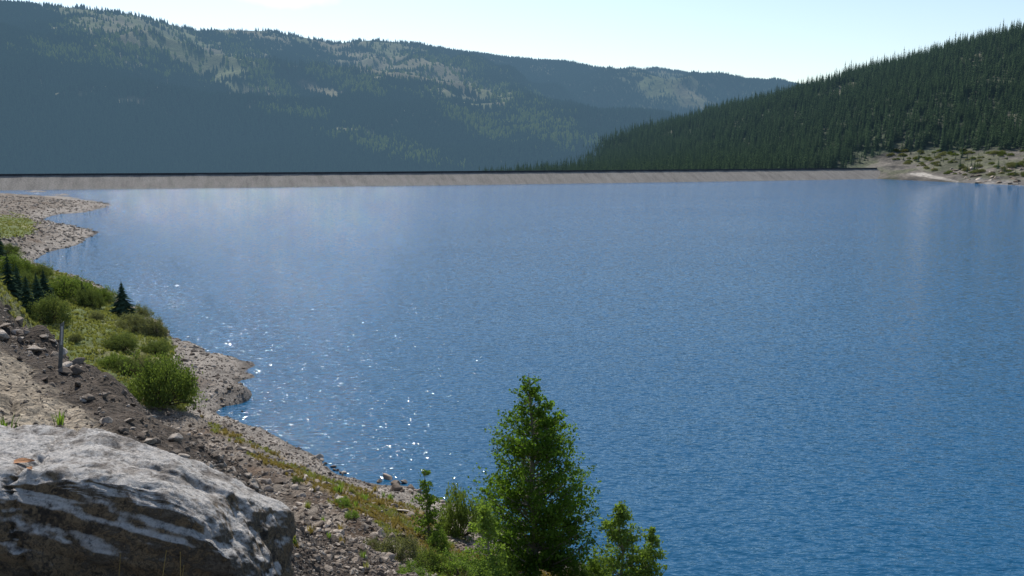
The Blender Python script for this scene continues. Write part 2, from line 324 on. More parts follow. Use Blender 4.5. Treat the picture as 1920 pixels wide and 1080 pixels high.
def scatter(name,pts,scales,templates,label,cat,tilt=False):
    me=bpy.data.meshes.new(name);me.vertices.add(len(pts));me.vertices.foreach_set('co',np.asarray(pts,np.float32).ravel())
    n=len(pts)
    for an,val in (('sc',scales),('rt',rng.uniform(0,6.28,n)),('tx',rng.uniform(0,6.28 if tilt else .001,n)),('pk',rng.integers(0,len(templates),n).astype(float))):
        at=me.attributes.new(an,'FLOAT','POINT');at.data.foreach_set('value',np.asarray(val,np.float32))
    o=add(name,me,None,label=label,cat=cat,kind='stuff')
    ng=bpy.data.node_groups.new(name+'_nodes','GeometryNodeTree')
    ng.interface.new_socket('Geometry',in_out='INPUT',socket_type='NodeSocketGeometry')
    ng.interface.new_socket('Geometry',in_out='OUTPUT',socket_type='NodeSocketGeometry')
    gi=ng.nodes.new('NodeGroupInput');go=ng.nodes.new('NodeGroupOutput');jn=ng.nodes.new('GeometryNodeJoinGeometry')
    def na(nm):
        q=ng.nodes.new('GeometryNodeInputNamedAttribute');q.data_type='FLOAT';q.inputs['Name'].default_value=nm;return q.outputs['Attribute']
    sc=na('sc');rt=na('rt');tx=na('tx');pk=na('pk')
    cx=ng.nodes.new('ShaderNodeCombineXYZ');ng.links.new(rt,cx.inputs[2]);ng.links.new(tx,cx.inputs[0])
    for i,t in enumerate(templates):
        ip=ng.nodes.new('GeometryNodeInstanceOnPoints');ob=ng.nodes.new('GeometryNodeObjectInfo')
        ob.inputs['Object'].default_value=t;ob.inputs['As Instance'].default_value=True
        cm=ng.nodes.new('ShaderNodeMath');cm.operation='COMPARE';cm.inputs[1].default_value=i;cm.inputs[2].default_value=.1
        ng.links.new(pk,cm.inputs[0]);ng.links.new(cm.outputs[0],ip.inputs['Selection'])
        ng.links.new(gi.outputs[0],ip.inputs['Points']);ng.links.new(ob.outputs['Geometry'],ip.inputs['Instance'])
        ng.links.new(cx.outputs[0],ip.inputs['Rotation']);ng.links.new(sc,ip.inputs['Scale']);ng.links.new(ip.outputs[0],jn.inputs[0])
    ng.links.new(jn.outputs[0],go.inputs[0])
    md=o.modifiers.new('scatter','NODES');md.node_group=ng
    return o
# ------------------------------------------------------------------ polygons as masks
def inpoly(px,py,poly):
    c=np.zeros(px.shape,bool);n=len(poly)
    for i in range(n):
        x1,y1=poly[i];x2,y2=poly[(i+1)%n]
        k=((y1>py)!=(y2>py))&(px<(x2-x1)*(py-y1)/(y2-y1+1e-9)+x1);c^=k
    return c
shelf=[(-400,470),(60,492),(90,505),(150,522),(205,545),(255,580),(300,606),(315,640),(335,690),(370,735),(350,775),(230,760),(150,700),(-400,640)]
patch=[(-300,398),(40,404),(68,416),(70,432),(30,445),(-300,450)]
strip=[(370,780),(440,810),(520,850),(600,890),(700,925),(760,940),(800,960),(860,1000),(1100,1090),(830,1100),(780,1040),(700,975),(600,925),(500,870),(420,820)]
def gclass(x,y,z):
    r=np.sqrt(x*x+y*y);px,py=proj(x,y,z)
    qx=px+22*fbm(x*.25,y*.25,31);qy=py+14*fbm(x*.25+9,y*.25,37)
    far=r>34
    g=((inpoly(qx,qy,shelf)|inpoly(qx,qy,patch))&far&(z>.9)).astype(float)
    s=(inpoly(qx,qy,strip)&(r>26)&(z>.7)&(fbm(x*.5,y*.5,39)>-.25)).astype(float)
    road=sst(14.2,15.6,z)*(1-sst(300,430,px+40*fbm(x,y,5)))
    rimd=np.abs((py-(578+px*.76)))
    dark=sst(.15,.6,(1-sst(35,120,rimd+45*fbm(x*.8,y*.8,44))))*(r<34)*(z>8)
    return g,s,road,dark,px,py,r
# ------------------------------------------------------------------ GROUND
th=np.radians(np.concatenate([np.linspace(-95,-35,50)[:-1],np.linspace(-35,10,520)[:-1],np.linspace(10,95,80)]))
rr=np.concatenate([np.geomspace(.5,120,560)[:-1],np.geomspace(120,560,170)[:-1],np.geomspace(560,12000,30)])
T,R=np.meshgrid(th,rr,indexing='ij');X=R*np.sin(T);Y=R*np.cos(T)
Z=h(X.ravel(),Y.ravel()).reshape(X.shape)
Z=np.where(R>900,-38,Z)
g,s,road,dark,px,py,r=gclass(X.ravel(),Y.ravel(),Z.ravel())
x=X.ravel();y=Y.ravel();z=Z.ravel()
def colr(c): return np.array(c)[None]
scree=colr((.215,.182,.15))*(1+.4*fbm(x*.5,y*.5,50))[:,None]
scree=scree*(1-.5*sst(0,.5,fbm(x*.35,y*.35,52))[:,None]*colr((.8,1,1.15)))
C=scree
C=C+(colr((.34,.285,.215))*(1+.3*fbm(x*.6,y*.6,53))[:,None]-C)*(road*.9)[:,None]
C=C+(colr((.060,.045,.035))-C)*(dark*.9)[:,None]  # dark band along the rim: crumbly soil, with its shade put into the colour
beach=(1-sst(1.0,1.9,z+.4*fbm(x*.2,y*.2,61)))*(r>30)
C=C+(colr((.29,.255,.22))*(1+.3*fbm(x*.4,y*.4,62))[:,None]-C)*beach[:,None]
gc=colr((.135,.165,.056))+(colr((.22,.215,.095))-colr((.135,.165,.056)))*sst(-.2,.5,fbm(x*.12,y*.12,71))[:,None]
C=C+(gc-C)*g[:,None]
dc=colr((.22,.165,.08))+(colr((.11,.13,.045))-colr((.22,.165,.08)))*sst(-.1,.4,fbm(x*.3,y*.3,72))[:,None]
C=C+(dc-C)*(s*.9)[:,None]
wet=1-sst(.02,.22,z);C=C*(1-.55*wet)[:,None]
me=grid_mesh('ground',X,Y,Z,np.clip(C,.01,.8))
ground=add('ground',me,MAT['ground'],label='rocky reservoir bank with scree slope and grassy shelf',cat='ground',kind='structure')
# ------------------------------------------------------------------ WATER
wp=[(-900,330-40),(-700,380+6)]+[(a,b+6) for a,b in dam_pts[2:]]+[(420,770),(1500,700),(1500,-300),(-900,-300)]
me=bpy.data.meshes.new('lake_water');me.from_pydata([(a,b,0) for a,b in wp],[],[list(range(len(wp)))[::-1]]);me.update()
if me.polygons[0].normal.z<0: me.flip_normals()
add('lake_water',me,MAT['water'],label='rippled deep blue reservoir water with sun glitter',cat='water',kind='structure')
# ------------------------------------------------------------------ DAM
sx=np.linspace(-900,318,420);sy=dam_y(sx)
k=np.ones(25)/25;sy2=np.convolve(np.pad(sy,12,'edge'),k,'valid');sy2[:14]=sy[:14];sy2[-14:]=sy[-14:];sy=sy2
dx=np.gradient(sx);dy=np.gradient(sy);ln=np.hypot(dx,dy);nx=-dy/ln;ny=dx/ln
arc=np.cumsum(ln)
def sweep(name,prof,mat,label=None,noise=0,parent=None):
    P=np.array(prof,float);off=P[:,0][None];zz=np.repeat(P[:,1][None],len(sx),0)
    Xa=sx[:,None]+nx[:,None]*off;Ya=sy[:,None]+ny[:,None]*off
    if noise: zz=zz+noise*fbm(Xa*.3,Ya*.3,81,3)
    uv=np.stack([np.repeat(arc[:,None],len(P),1),np.repeat(np.cumsum(np.hypot(np.gradient(P[:,0]),np.gradient(P[:,1])))[None],len(sx),0)],-1)
    me=grid_mesh(name,Xa,Ya,zz,smooth=False,uv=uv)
    return add(name,me,mat,label=label,parent=parent)
dam=add('dam',None,label='long low embankment dam with riprap face and dark parapet',cat='dam')
sweep('upstream_face',[(-14,-7)]+[(-4+i*1.9,-2+i*.98) for i in range(11)],MAT['dam'],noise=.22,parent=dam)
sweep('parapet_wall',[(14.95,7.2),(15.0,9.0),(15.5,9.0),(15.5,7.2)],MAT['parapet'],parent=dam)
sweep('crest_road',[(15.5,8.0),(23,8.0)],MAT['damroad'],parent=dam)
sweep('downstream_face',[(23,8.0),(40,0),(60,-10),(110,-36)],MAT['dam'],noise=.3,parent=dam)
# ------------------------------------------------------------------ RIGHT HILL
hp=[]
for a in [(1640,335.5),(1700,338),(1745,340),(1790,342),(1850,345),(1920,348),(2050,356),(2300,375)]:
    w=PZ(a[0],a[1],0);hp.append(w);q=.95;hp.append((w[0]*q,w[1]*q,-5))
for a in [(1650,316,765),(1700,322,735),(1760,332,690),(1720,306,775),(1700,300,800),(1800,318,700),(1800,296,745),(1860,318,660),(1860,290,720),(1900,300,675),(1930,280,720),(2050,300,640),(1640,304,810),
          (1920,200,840),(1800,220,860),(1700,225,890),(1600,245,920),(1500,265,960),(1400,280,1010),(1300,291,1070),(1200,302,1150),(1100,309,1300),
          (1920,62,1080),(1800,92,1130),(1700,120,1170),(1600,145,1210),(1500,172,1260),(1400,200,1330),(1300,230,1400),(1200,252,1480),(1100,278,1560),(1000,300,1680),(930,314,1780),
          (2200,0,1100),(2200,180,800),(2500,0,900),(2500,250,560),(1600,318,800),(1500,324,800),(1400,328,800),(1300,332,830),(1200,334,900),(1100,334,1000),(900,332,1500),(900,345,1000)]:
    hp.append(PT(*a))
for a in [(1920,1500,140),(1700,1600,100),(1400,1800,40),(1100,2000,-20),(900,2100,-38),(800,1600,-38),(700,1200,-38)]:
    u=(a[0]-960)/F;hp.append((u*a[1],a[1],a[2]))
Hf=RBF(hp,.01)
def hh_(x,y):
    x=np.ravel(x);y=np.ravel(y);z=Hf(x,y)
    return z+fbm(x*.012,y*.012,91,4)*sst(3,40,z)*9+fbm(x*.08,y*.08,92,4)*sst(-1,12,z)*1.6
th=np.radians(np.linspace(-5,46,430));rr=np.concatenate([np.linspace(480,900,260)[:-1],np.linspace(900,2400,150)])
T,R=np.meshgrid(th,rr,indexing='ij');X=R*np.sin(T);Y=R*np.cos(T);Z=hh_(X,Y).reshape(X.shape)
x=X.ravel();y=Y.ravel();z=Z.ravel()
px,py=proj(x,y,z);r=R.ravel()
C=colr((.05,.062,.034))*(1+.4*fbm(x*.02,y*.02,3))[:,None]
C=C+(colr((.16,.145,.10))-C)*(.7*sst(.28,.5,fbm(x*.03,y*.03,13)))[:,None]
bare=sst(1560,1680,px+60*fbm(x*.02,y*.02,5))*sst(268,292,py+14*fbm(x*.03,y*.03,6))*(r<900)
bc=colr((.135,.118,.098))*(1+.7*fbm(x*.07,y*.07,7))[:,None]
bc=bc+(colr((.085,.09,.045))-bc)*(.8*sst(-.2,.25,fbm(x*.04,y*.04,8)))[:,None]
C=C+(bc-C)*bare[:,None]
road_=inpoly(px,py,[(1625,313),(1672,311),(1722,321.5),(1795,339),(1795,342),(1708,328),(1650,318)])&(r<800)
C[road_]=(.38,.345,.30)
rk=(1-sst(1.0,4.5,z))*sst(1780,1830,px)
C=C+(colr((.17,.155,.14))*(1+.7*fbm(x*.3,y*.3,7))[:,None]-C)*rk[:,None]
sh=(1-sst(.5,3,z))*(1-sst(1780,1830,px))*(r<800);C=C*(1-.45*sh)[:,None]
me=grid_mesh('forested_hill',X,Y,Z,np.clip(C,.01,.8))
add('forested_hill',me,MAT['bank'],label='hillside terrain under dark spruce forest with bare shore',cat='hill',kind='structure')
# ------------------------------------------------------------------ MOUNTAINS
def mountain(sil,Rk,r0,azr,z0,seed,amp,nn):
    S=np.array([[math.atan2(*ray(a,b)[:2]),ray(a,b)[2]/math.hypot(*ray(a,b)[:2])] for a,b in sil])
    rk=np.array([[math.atan2(*ray(a,300)[:2]),b] for a,b in Rk])
    def f(az,r):
        e=np.interp(az,S[:,0],S[:,1]);Rr=np.interp(az,rk[:,0],rk[:,1])
        q=(r-r0)/(Rr-r0);zr=CAMZ+e*Rr
        xx=r*np.sin(az);yy=r*np.cos(az)
        qq=np.clip(q,0,1);gg=.35*qq+.65*qq**1.35
        gg=np.where(q>1,1-(q-1)*.9,gg)
        sp=1-2*np.abs(fbm(xx/600+3,yy/900,seed,4))
        sp2=fbm(xx/260,yy/260,seed+4,4)
        env=np.sin(np.pi*np.clip(q,0,1))**1.1
        return np.maximum(z0+(zr-z0)*gg+amp*env*(sp-.45)+amp*.3*env*sp2,z0)
    az=np.linspace(azr[0],azr[1],nn[0]);q=np.linspace(0,1.35,nn[1])
    A,Q=np.meshgrid(az,q,indexing='ij');Rr=np.interp(A,rk[:,0],rk[:,1]);Rd=r0+Q*(Rr-r0)
    X=Rd*np.sin(A);Y=Rd*np.cos(A);Z=f(A,Rd)
    return X,Y,Z,f,rk
silA=[(-600,60),(-250,20),(0,8),(150,15),(250,28),(330,49),(370,60),(430,56),(500,58),(570,70),(625,82),(700,75),(790,82),(850,96),(950,109),(1050,117),(1110,126),(1170,131),(1230,129),(1300,140),(1350,141),(1400,152),(1480,160),(1560,171),(1700,185),(2000,210)]
def ell(px,py,e):
    cx,cy,a,b,an=e;an=math.radians(an);dx=px-cx;dy=py-cy
    u=dx*math.cos(an)+dy*math.sin(an);v=-dx*math.sin(an)+dy*math.cos(an);return (u/a)**2+(v/b)**2
BARE=[(265,52,185,44,14),(390,110,140,38,32),(455,145,55,28,48),(500,64,130,20,8),(720,82,125,20,3),(690,108,115,34,18),(810,140,95,26,20),(1265,165,85,28,14),(880,178,90,20,12),(600,170,50,14,20),(90,175,140,5,2),(262,190,70,5,5),(640,243,65,4,5),(1160,128,60,8,5)]
ASP=[(1000,222,115,38,30),(1060,255,60,18,20),(740,282,115,18,15),(900,235,80,20,20),(930,180,90,22,20),(560,215,70,14,10),(470,130,90,36,40),(300,85,190,44,15),(780,130,150,42,15),(150,110,100,18,10),(650,150,90,20,15)]
def mcolor(x,y,z,seed):
    px,py=proj(x,y,z)
    w=.6*fbm(x/90,y/90,seed,4)+.9*fbm(x/28,y/28,seed+8,2)
    b=np.zeros(px.shape);a=np.zeros(px.shape)
    for e in BARE: b=np.maximum(b,1-sst(.1,1.8,ell(px,py,e)+w*1.6))
    for e in ASP: a=np.maximum(a,1-sst(.1,1.6,ell(px,py,e)+w*1.7))
    up=1-sst(90,250,py)
    sp=sst(.05,.55,fbm(x/120,y/220,seed+3,4))*(.25+.75*up);b=np.maximum(b,sp*.75)
    return b,a
nm,sil,Rk,r0,azr,z0,seed,amp,nn,nt_=('mountain',silA,[(-600,2300),(0,2600),(400,3100),(800,3600),(1100,4100),(1500,4400),(2000,4200)],950,(-.72,.5),-38,201,140,(480,270),150000)
X,Y,Z,f,rk=mountain(sil,Rk,r0,azr,z0,seed,amp,nn)
x=X.ravel();y=Y.ravel();z=Z.ravel();b,a=mcolor(x,y,z,seed)
C=colr((.05,.068,.035))*(1+.5*fbm(x/60,y/60,seed))[:,None]
bc=colr((.175,.155,.085))*(1+.35*fbm(x/60,y/60,seed+9))[:,None]
bc=bc+(colr((.12,.135,.05))-bc)*sst(-.2,.3,fbm(x/150,y/150,seed+19))[:,None]
C=C+(colr((.15,.165,.05))-C)*(a*.8)[:,None]
C=C+(bc-C)*b[:,None]
me=grid_mesh(nm,X,Y,Z,np.clip(C,.01,.6))
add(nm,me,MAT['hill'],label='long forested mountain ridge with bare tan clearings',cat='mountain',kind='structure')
n=nt_*2;az=rng.uniform(azr[0]+.05,.40,n);q=rng.uniform(0.0,1.02,n)**.8
Rr=np.interp(az,rk[:,0],rk[:,1]);rd=r0+q*(Rr-r0);tx_=rd*np.sin(az);ty=rd*np.cos(az);tz=f(az,rd)
px,py=proj(tx_,ty,tz);b,a=mcolor(tx_,ty,tz,seed)
vis=(px>-40)&(px<1600)&(py<345)
keep=vis&(rng.random(n)>np.clip(b*1.05,0,.97))
isA=rng.random(n)<a*.75
P=np.stack([tx_,ty,tz-.5],-1)
FP=P[keep&~isA];AP=P[keep&isA]
# ------------------------------------------------------------------ tree templates
def spruce_mesh(name,H,Rb,tiers,k,seed,sub=1,low=.06):
    rg=np.random.default_rng(seed);V=[];Fc=[]
    for i in range(tiers):
        f=i/(tiers-1);zb=H*(low+(1-low)*f*.985);Lr=Rb*(1-f)**.85*(1+.15*math.sin(i*2.3))+H*.006
        kk=max(4,int(k*(1-.45*f)))
        for j in range(kk):
            an=2*math.pi*(j+rg.uniform(-.3,.3))/kk+i*1.1;l=Lr*rg.uniform(.6,1.18);w=l*rg.uniform(.22,.36)*(8/kk)**.5
            dz=-l*rg.uniform(.18,.5);ca,sa=math.cos(an),math.sin(an);zz=zb+rg.uniform(-.5,.5)*H/tiers
            b=len(V)
            V+= [(0,0,zz+H*.022),(ca*l*.55-sa*w,sa*l*.55+ca*w,zz+dz*.55),(ca*l,sa*l,zz+dz*.8),(ca*l*.55+sa*w,sa*l*.55-ca*w,zz+dz*.55),(ca*l*.5,sa*l*.5,zz+dz*.35+H*.012)]
            Fc+=[(b,b+1,b+4),(b+1,b+2,b+4),(b+4,b+2,b+3),(b,b+4,b+3)]
    b=len(V);V+=[(-.06*Rb,0,H*.78),(.06*Rb,0,H*.78),(0,0,H*1.03),(0,-.06*Rb,H*.78),(0,.06*Rb,H*.78)];Fc+=[(b,b+1,b+2),(b+3,b+4,b+2)]
    b=len(V);V+=[(-.05*Rb,-.03*Rb,0),(.05*Rb,-.03*Rb,0),(0,.06*Rb,0),(0,0,H*.95)];Fc+=[(b,b+1,b+3),(b+1,b+2,b+3),(b+2,b,b+3)]
    me=bpy.data.meshes.new(name);me.from_pydata(V,[],Fc);me.update();return me
def low_spruce(name,H,Rb,seed):
    rg=np.random.default_rng(seed);V=[];Fc=[]
    for i in range(4):
        z0=H*(.05+i*.22);z1=min(H,z0+H*(.42 if i<3 else .3));R0=Rb*(1-i*.22);b=len(V);n=6
        for j in range(n):
            an=2*math.pi*j/n+i;q=R0*rg.uniform(.6,1.15);V.append((q*math.cos(an),q*math.sin(an),z0+rg.uniform(-.02,.02)*H))
        V.append((0,0,z1));Fc+=[(b+j,b+(j+1)%n,b+n) for j in range(n)]
    me=bpy.data.meshes.new(name);me.from_pydata(V,[],Fc);me.update();return me
sm=[spruce_mesh('spruce_mesh_a',17,3.4,14,10,1),spruce_mesh('spruce_mesh_b',21,3.4,15,9,2),spruce_mesh('spruce_mesh_c',13,3.1,12,10,3),spruce_mesh('spruce_mesh_d',18,2.7,14,9,4,low=.06)]
for q in sm:q.materials.append(MAT['spruce_hill'])
n=70000;az=rng.uniform(-.045,.72,n);rd=np.sqrt(rng.uniform(600**2,1850**2,n));tx_=rd*np.sin(az);ty=rd*np.cos(az);tz=hh_(tx_,ty)
px,py=proj(tx_,ty,tz)
beyond=~((ty<dam_y(np.minimum(tx_,318))+70)&(tx_<350))
dens=1-.93*sst(1560,1680,px+60*fbm(tx_*.02,ty*.02,5))*sst(264,288,py+14*fbm(tx_*.03,ty*.03,6))*(rd<900)
dens=dens*(1-.75*sst(.25,.5,fbm(tx_*.03,ty*.03,13)))
keep=beyond&(tz>np.where(tx_>300,1.5,-25))&(px<2150)&(rng.random(n)<dens)&(py<345)
keep&=~(inpoly(px,py,[(1610,306),(1680,304),(1740,318),(1810,336),(1810,350),(1610,350)])&(rd<850))
P=np.stack([tx_,ty,tz-.4],-1)[keep];pxk=px[keep];pyk=py[keep];rk_=rd[keep]
sc=rng.uniform(.4,1.05,len(P))*np.where(rng.random(len(P))<.12,1.2,1);low=(pyk>285)&(pxk>1600);sc[low]*=rng.uniform(.25,.6,low.sum())
app=sc/rk_*((pxk<1925)&(pyk<318)&(pxk>940));order=np.argsort(-app)
ind=order[:290];rest=order[290:]
print('right hill trees',len(P))
tmpl=[]
for n_,i in enumerate(ind):
    o=add('spruce_tree',sm[n_%4],None,tuple(P[i]),'dark narrow spruce standing on the hillside above the reservoir','tree',group='spruces on the hillside')
    o.scale=(sc[i],)*3;o.rotation_euler=(0,0,random.uniform(0,6.28))
    if n_<4:tmpl.append(o)
scatter('spruce_forest',P[rest],sc[rest],tmpl,'dense dark spruce forest covering the hillside','forest')
lm=low_spruce('far_spruce_mesh',14,3.2,5);lm.materials.append(MAT['spruce_far'])
lm2=low_spruce('far_spruce_mesh_b',11,3.3,6);lm2.materials.append(MAT['spruce_far'])
am=low_spruce('far_aspen_mesh',9,4.2,8);am.materials.append(MAT['aspen_far'])
print('far trees',len(FP),len(AP))
def far_t(me,p,lab):
    return add('spruce_tree' if 'spruce' in me.name else 'aspen_tree',me,None,tuple(p),lab,'tree')
d=np.linalg.norm(FP[:,:2],axis=1);pxx,pyy=proj(FP[:,0],FP[:,1],FP[:,2]);ok=np.where((pyy<300)&(pxx>100)&(pxx<800))[0]
near=ok[np.argsort(d[ok])[:2]]
t1=far_t(lm,FP[near[0]],'dark spruce on the distant mountainside');t2=far_t(lm2,FP[near[1]],'dark spruce on the distant mountainside')
t3=far_t(am,AP[0],'yellow green aspen on the distant mountainside')
scatter('mountain_spruce_forest',np.delete(FP,near,0),rng.uniform(.6,1.2,len(FP)-2),[t1,t2],'spruce forest covering the distant mountainside','forest')
scatter('mountain_aspen_forest',AP[1:],rng.uniform(.7,1.3,len(AP)-1),[t3],'yellow green aspen groves on the mountainside','forest')
# ------------------------------------------------------------------ near conifers
def top_h(px_top,py_top,y):
    a,b,c=ray(px_top,py_top);return CAMZ+c/b*y
def near_spruce(px,py,ht_px,w_px,t=None,label='young dark spruce on the grassy shelf'):
    if t is None: x,y,z,t=place(px,py,34)
    else:
        u=(px-960)/F;x,y=u*t,t*.99;z=hz(x,y)
    H=ht_px*t/F;Rb=w_px*.5*t/F
    e=add('spruce_tree',None,None,(x,y,z-.05),label,'tree')
    cm=spruce_mesh('spruce_crown',H,Rb,26,15,int(px)+50,low=.03);add('crown',cm,MAT['spruce'],parent=e)
    tm=tube_mesh('spruce_trunk',[([(0,0,-.2),(0,0,H*.5),(0,0,H*.97)],[H*.022,H*.012,.005])]);add('trunk',tm,MAT['darkbark'],parent=e)
near_spruce(231,592,66,60);near_spruce(16,590,110,62,86);near_spruce(48,600,86,50,84);near_spruce(82,540,52,40,100);near_spruce(3,490,84,34,150,'tall dark spruce beside the small meadow');near_spruce(156,568,42,28);near_spruce(68,565,66,42,92);near_spruce(32,560,70,44,95);near_spruce(-8,600,110,60,84)
# ------------------------------------------------------------------ shrubs
def shrub_meshes(seed,nc=110,nl=60,ls=.045,up=1.0):
    rg=np.random.default_rng(seed);C=[];paths=[]
    for i in range(nc):
        an=rg.uniform(0,6.28);el=math.asin(rg.uniform(.0,1));q=rg.uniform(.55,1.0)*(1+.14*math.sin(3*an+seed)+.1*math.sin(5*el+2*an))
        p=np.array([math.cos(an)*math.cos(el)*q,math.sin(an)*math.cos(el)*q,.06+math.sin(el)*q*up])
        rr_=rg.uniform(.10,.22);C.append(p+rg.normal(size=(nl,3))*rr_*np.array([.5,.5,.6]))
        if i%3==0: paths.append(([(p[0]*.05,p[1]*.05,-.05),(p[0]*.5,p[1]*.5,p[2]*.6),tuple(p)],[.022,.014,.005]))
    C=np.concatenate(C);C[:,2]=np.maximum(C[:,2],.0)
    U,W=rand_leaves(C,ls);U[:,2]*=1.4
    return quads_mesh('shrub_foliage',C,U,W),tube_mesh('shrub_stems',paths,4)
SV=[shrub_meshes(i,nc=170,nl=60,ls=.042,up=.95) for i in (11,12,13)]
SVn=[shrub_meshes(i,nc=110,nl=60,ls=.052,up=1.1) for i in (21,22,23)]
cache={}
def shrub(px,py,w,hp_,mat='willow',var=0,label='rounded green willow shrub on the grassy shelf',tmin=34,near=False,name='willow_shrub'):
    x,y,z,t=place(px,py,tmin);V=(SVn if near else SV)[var%3]
    k=(near,var%3,mat)
    if k not in cache:
        a=V[0].copy();a.materials.clear();a.materials.append(MAT[mat]);b=V[1]
        if not b.materials:b.materials.append(MAT['darkbark'])
        cache[k]=(a,b)
    e=add(name,None,None,(x,y,z-.05),label,'shrub')
    rz=random.uniform(0,6.28);sx_=w*.5*t/F;sz=hp_*t/F/1.05
    for nm,me in (('foliage',cache[k][0]),('stems',cache[k][1])):
        o=add(nm,me,parent=e);o.scale=(sx_,sx_,sz);o.rotation_euler=(0,0,rz)
shrub(305,756,136,98,'willow_mid',1,'large round green willow shrub at the beach edge')
for i,a in enumerate([(92,604,75,48,'willow'),(120,560,110,46,'willow_mid'),(165,575,60,36,'willow'),(20,515,80,38,'willow_mid'),(70,522,60,30,'willow'),(196,566,50,28,'willow_mid'),(255,622,70,34,'willow_grey'),(228,655,70,34,'willow'),(290,628,50,32,'willow_grey'),(213,690,60,26,'willow_mid'),(295,662,60,28,'willow'),(262,596,46,24,'willow_grey'),(45,545,60,34,'willow'),(180,600,30,18,'willow_grey'),(265,690,60,24,'willow_grey'),(140,640,26,14,'willow_grey'),(10,478,50,24,'willow'),(330,745,40,26,'willow_mid'),(240,700,60,26,'willow')]):
    shrub(a[0],a[1],a[2],a[3],a[4],i)
for i,a in enumerate([(862,1005,92,90,'willow_mid'),(912,1000,60,66,'willow_bright'),(742,1048,90,44,'willow_grey'),(800,1065,70,34,'willow_mid'),(868,1088,130,44,'willow_bright'),(940,1095,90,50,'willow_bright'),(1070,1100,80,50,'willow_bright'),(640,950,44,16,'willow_bright'),(660,968,30,12,'willow_bright'),(555,905,26,12,'willow'),(700,1030,40,20,'willow_grey'),(775,1094,80,30,'willow_bright'),(1115,1108,70,56,'willow_bright'),(822,1030,50,34,'willow_bright')]):
    shrub(a[0],a[1],a[2],a[3],a[4],i,'leafy green shrub growing on the rocky bank',20,True)
# ------------------------------------------------------------------ aspens
def aspen(px,py,toppx,toppy,prof,nl,cl,ls,label,seed,mat='aspen',tmin=20,tlim=None,clump=.14):
    rg=np.random.default_rng(seed)
    x,y,z,t=place(px,py,tmin)
    if tlim and t>tlim:
        u=(px-960)/F;t=tlim;x,y=u*t,t*.94;z=hz(x,y)
    zt=top_h(toppx,toppy,y);H=zt-z;lean=(toppx-px)*t/F
    e=add('aspen_tree',None,None,(x,y,z),label,'tree')
    pf=np.array(prof)
    W=lambda f:np.interp(f,pf[:,0],pf[:,1])*t/F
    tr=[(lean*(k/10)**1.2+.05*math.sin(k*1.3+seed)*(k>0),.05*math.cos(k*1.7)*(k>0),H*k/10) for k in range(11)];tr[0]=(tr[0][0],tr[0][1],-.4)
    paths=[(tr,[.020*H*(1-.93*k/10) for k in range(11)])]
    C=[]
    for i in range(nl):
        f=rg.uniform(0.015,.88)**.85;ze=H*(1-f);an=rg.uniform(0,6.28);w=W(f)*rg.choice([rg.uniform(.8,1.12),rg.uniform(.4,.9)])
        zs=max(.08*H,ze-w*rg.uniform(.4,.9));fx=zs/H*10;k=int(min(9,fx));fr=min(1,fx-k)
        b0=np.array(tr[k])*(1-fr)+np.array(tr[k+1])*fr
        en=np.array([lean*(ze/H)+math.cos(an)*w,math.sin(an)*w,ze])
        mid=(b0+en)/2+np.array([0,0,-.06*w])
        paths.append(([tuple(b0),tuple(mid),tuple(en)],[.005*H*(.3+f),.0035*H*(.3+f),.004]))
        m=max(2,int(1.6+w*2.1))
        for j in range(m):
            s=.40+.62*(j+rg.random())/m
            p=b0*(1-s)+en*s+rg.normal(size=3)*.10*w**.5
            sc_=.55+.45*min(1,f*3)
            nn_=int(cl*sc_*rg.uniform(.4,1.6));C.append(p+rg.normal(size=(nn_,3))*np.array([1.1,1.1,.7])*clump*sc_*rg.uniform(.7,1.4)*(H/8.5)**.4)
    C=np.concatenate(C);U,Wv=rand_leaves(C,ls)
    add('crown',quads_mesh('aspen_crown',C,U,Wv),MAT[mat],parent=e)
    add('trunk',tube_mesh('aspen_trunk',paths,7),MAT['bark'],parent=e)
aspen(1003,1088,992,700,[(0,3),(.06,18),(.12,34),(.2,62),(.26,82),(.33,80),(.42,94),(.52,108),(.62,118),(.72,112),(.82,98),(.9,84),(1,40)],270,27,.112,'tall conical green aspen tree on the water edge',5,tlim=38)
aspen(803,1012,800,880,[(0,5),(.2,18),(.5,24),(.8,26),(1,18)],38,22,.11,'slender young aspen sapling beside willow shrubs',6,tlim=45,mat='willow_bright')
aspen(1168,1100,1160,938,[(0,5),(.15,22),(.35,46),(.6,66),(.9,72),(1,56)],110,27,.11,'bushy young aspen on the bank by the water',8,mat='willow_bright',tlim=37)
aspen(1214,1105,1222,985,[(0,5),(.3,20),(.7,28),(1,20)],46,24,.105,'small young aspen beside the taller one',9,tlim=37,mat='willow_bright')
aspen(922,1095,910,930,[(0,5),(.2,18),(.5,34),(.8,40),(1,30)],50,24,.11,'small leafy aspen beside the tall tree',12,tlim=37,mat='willow_bright')
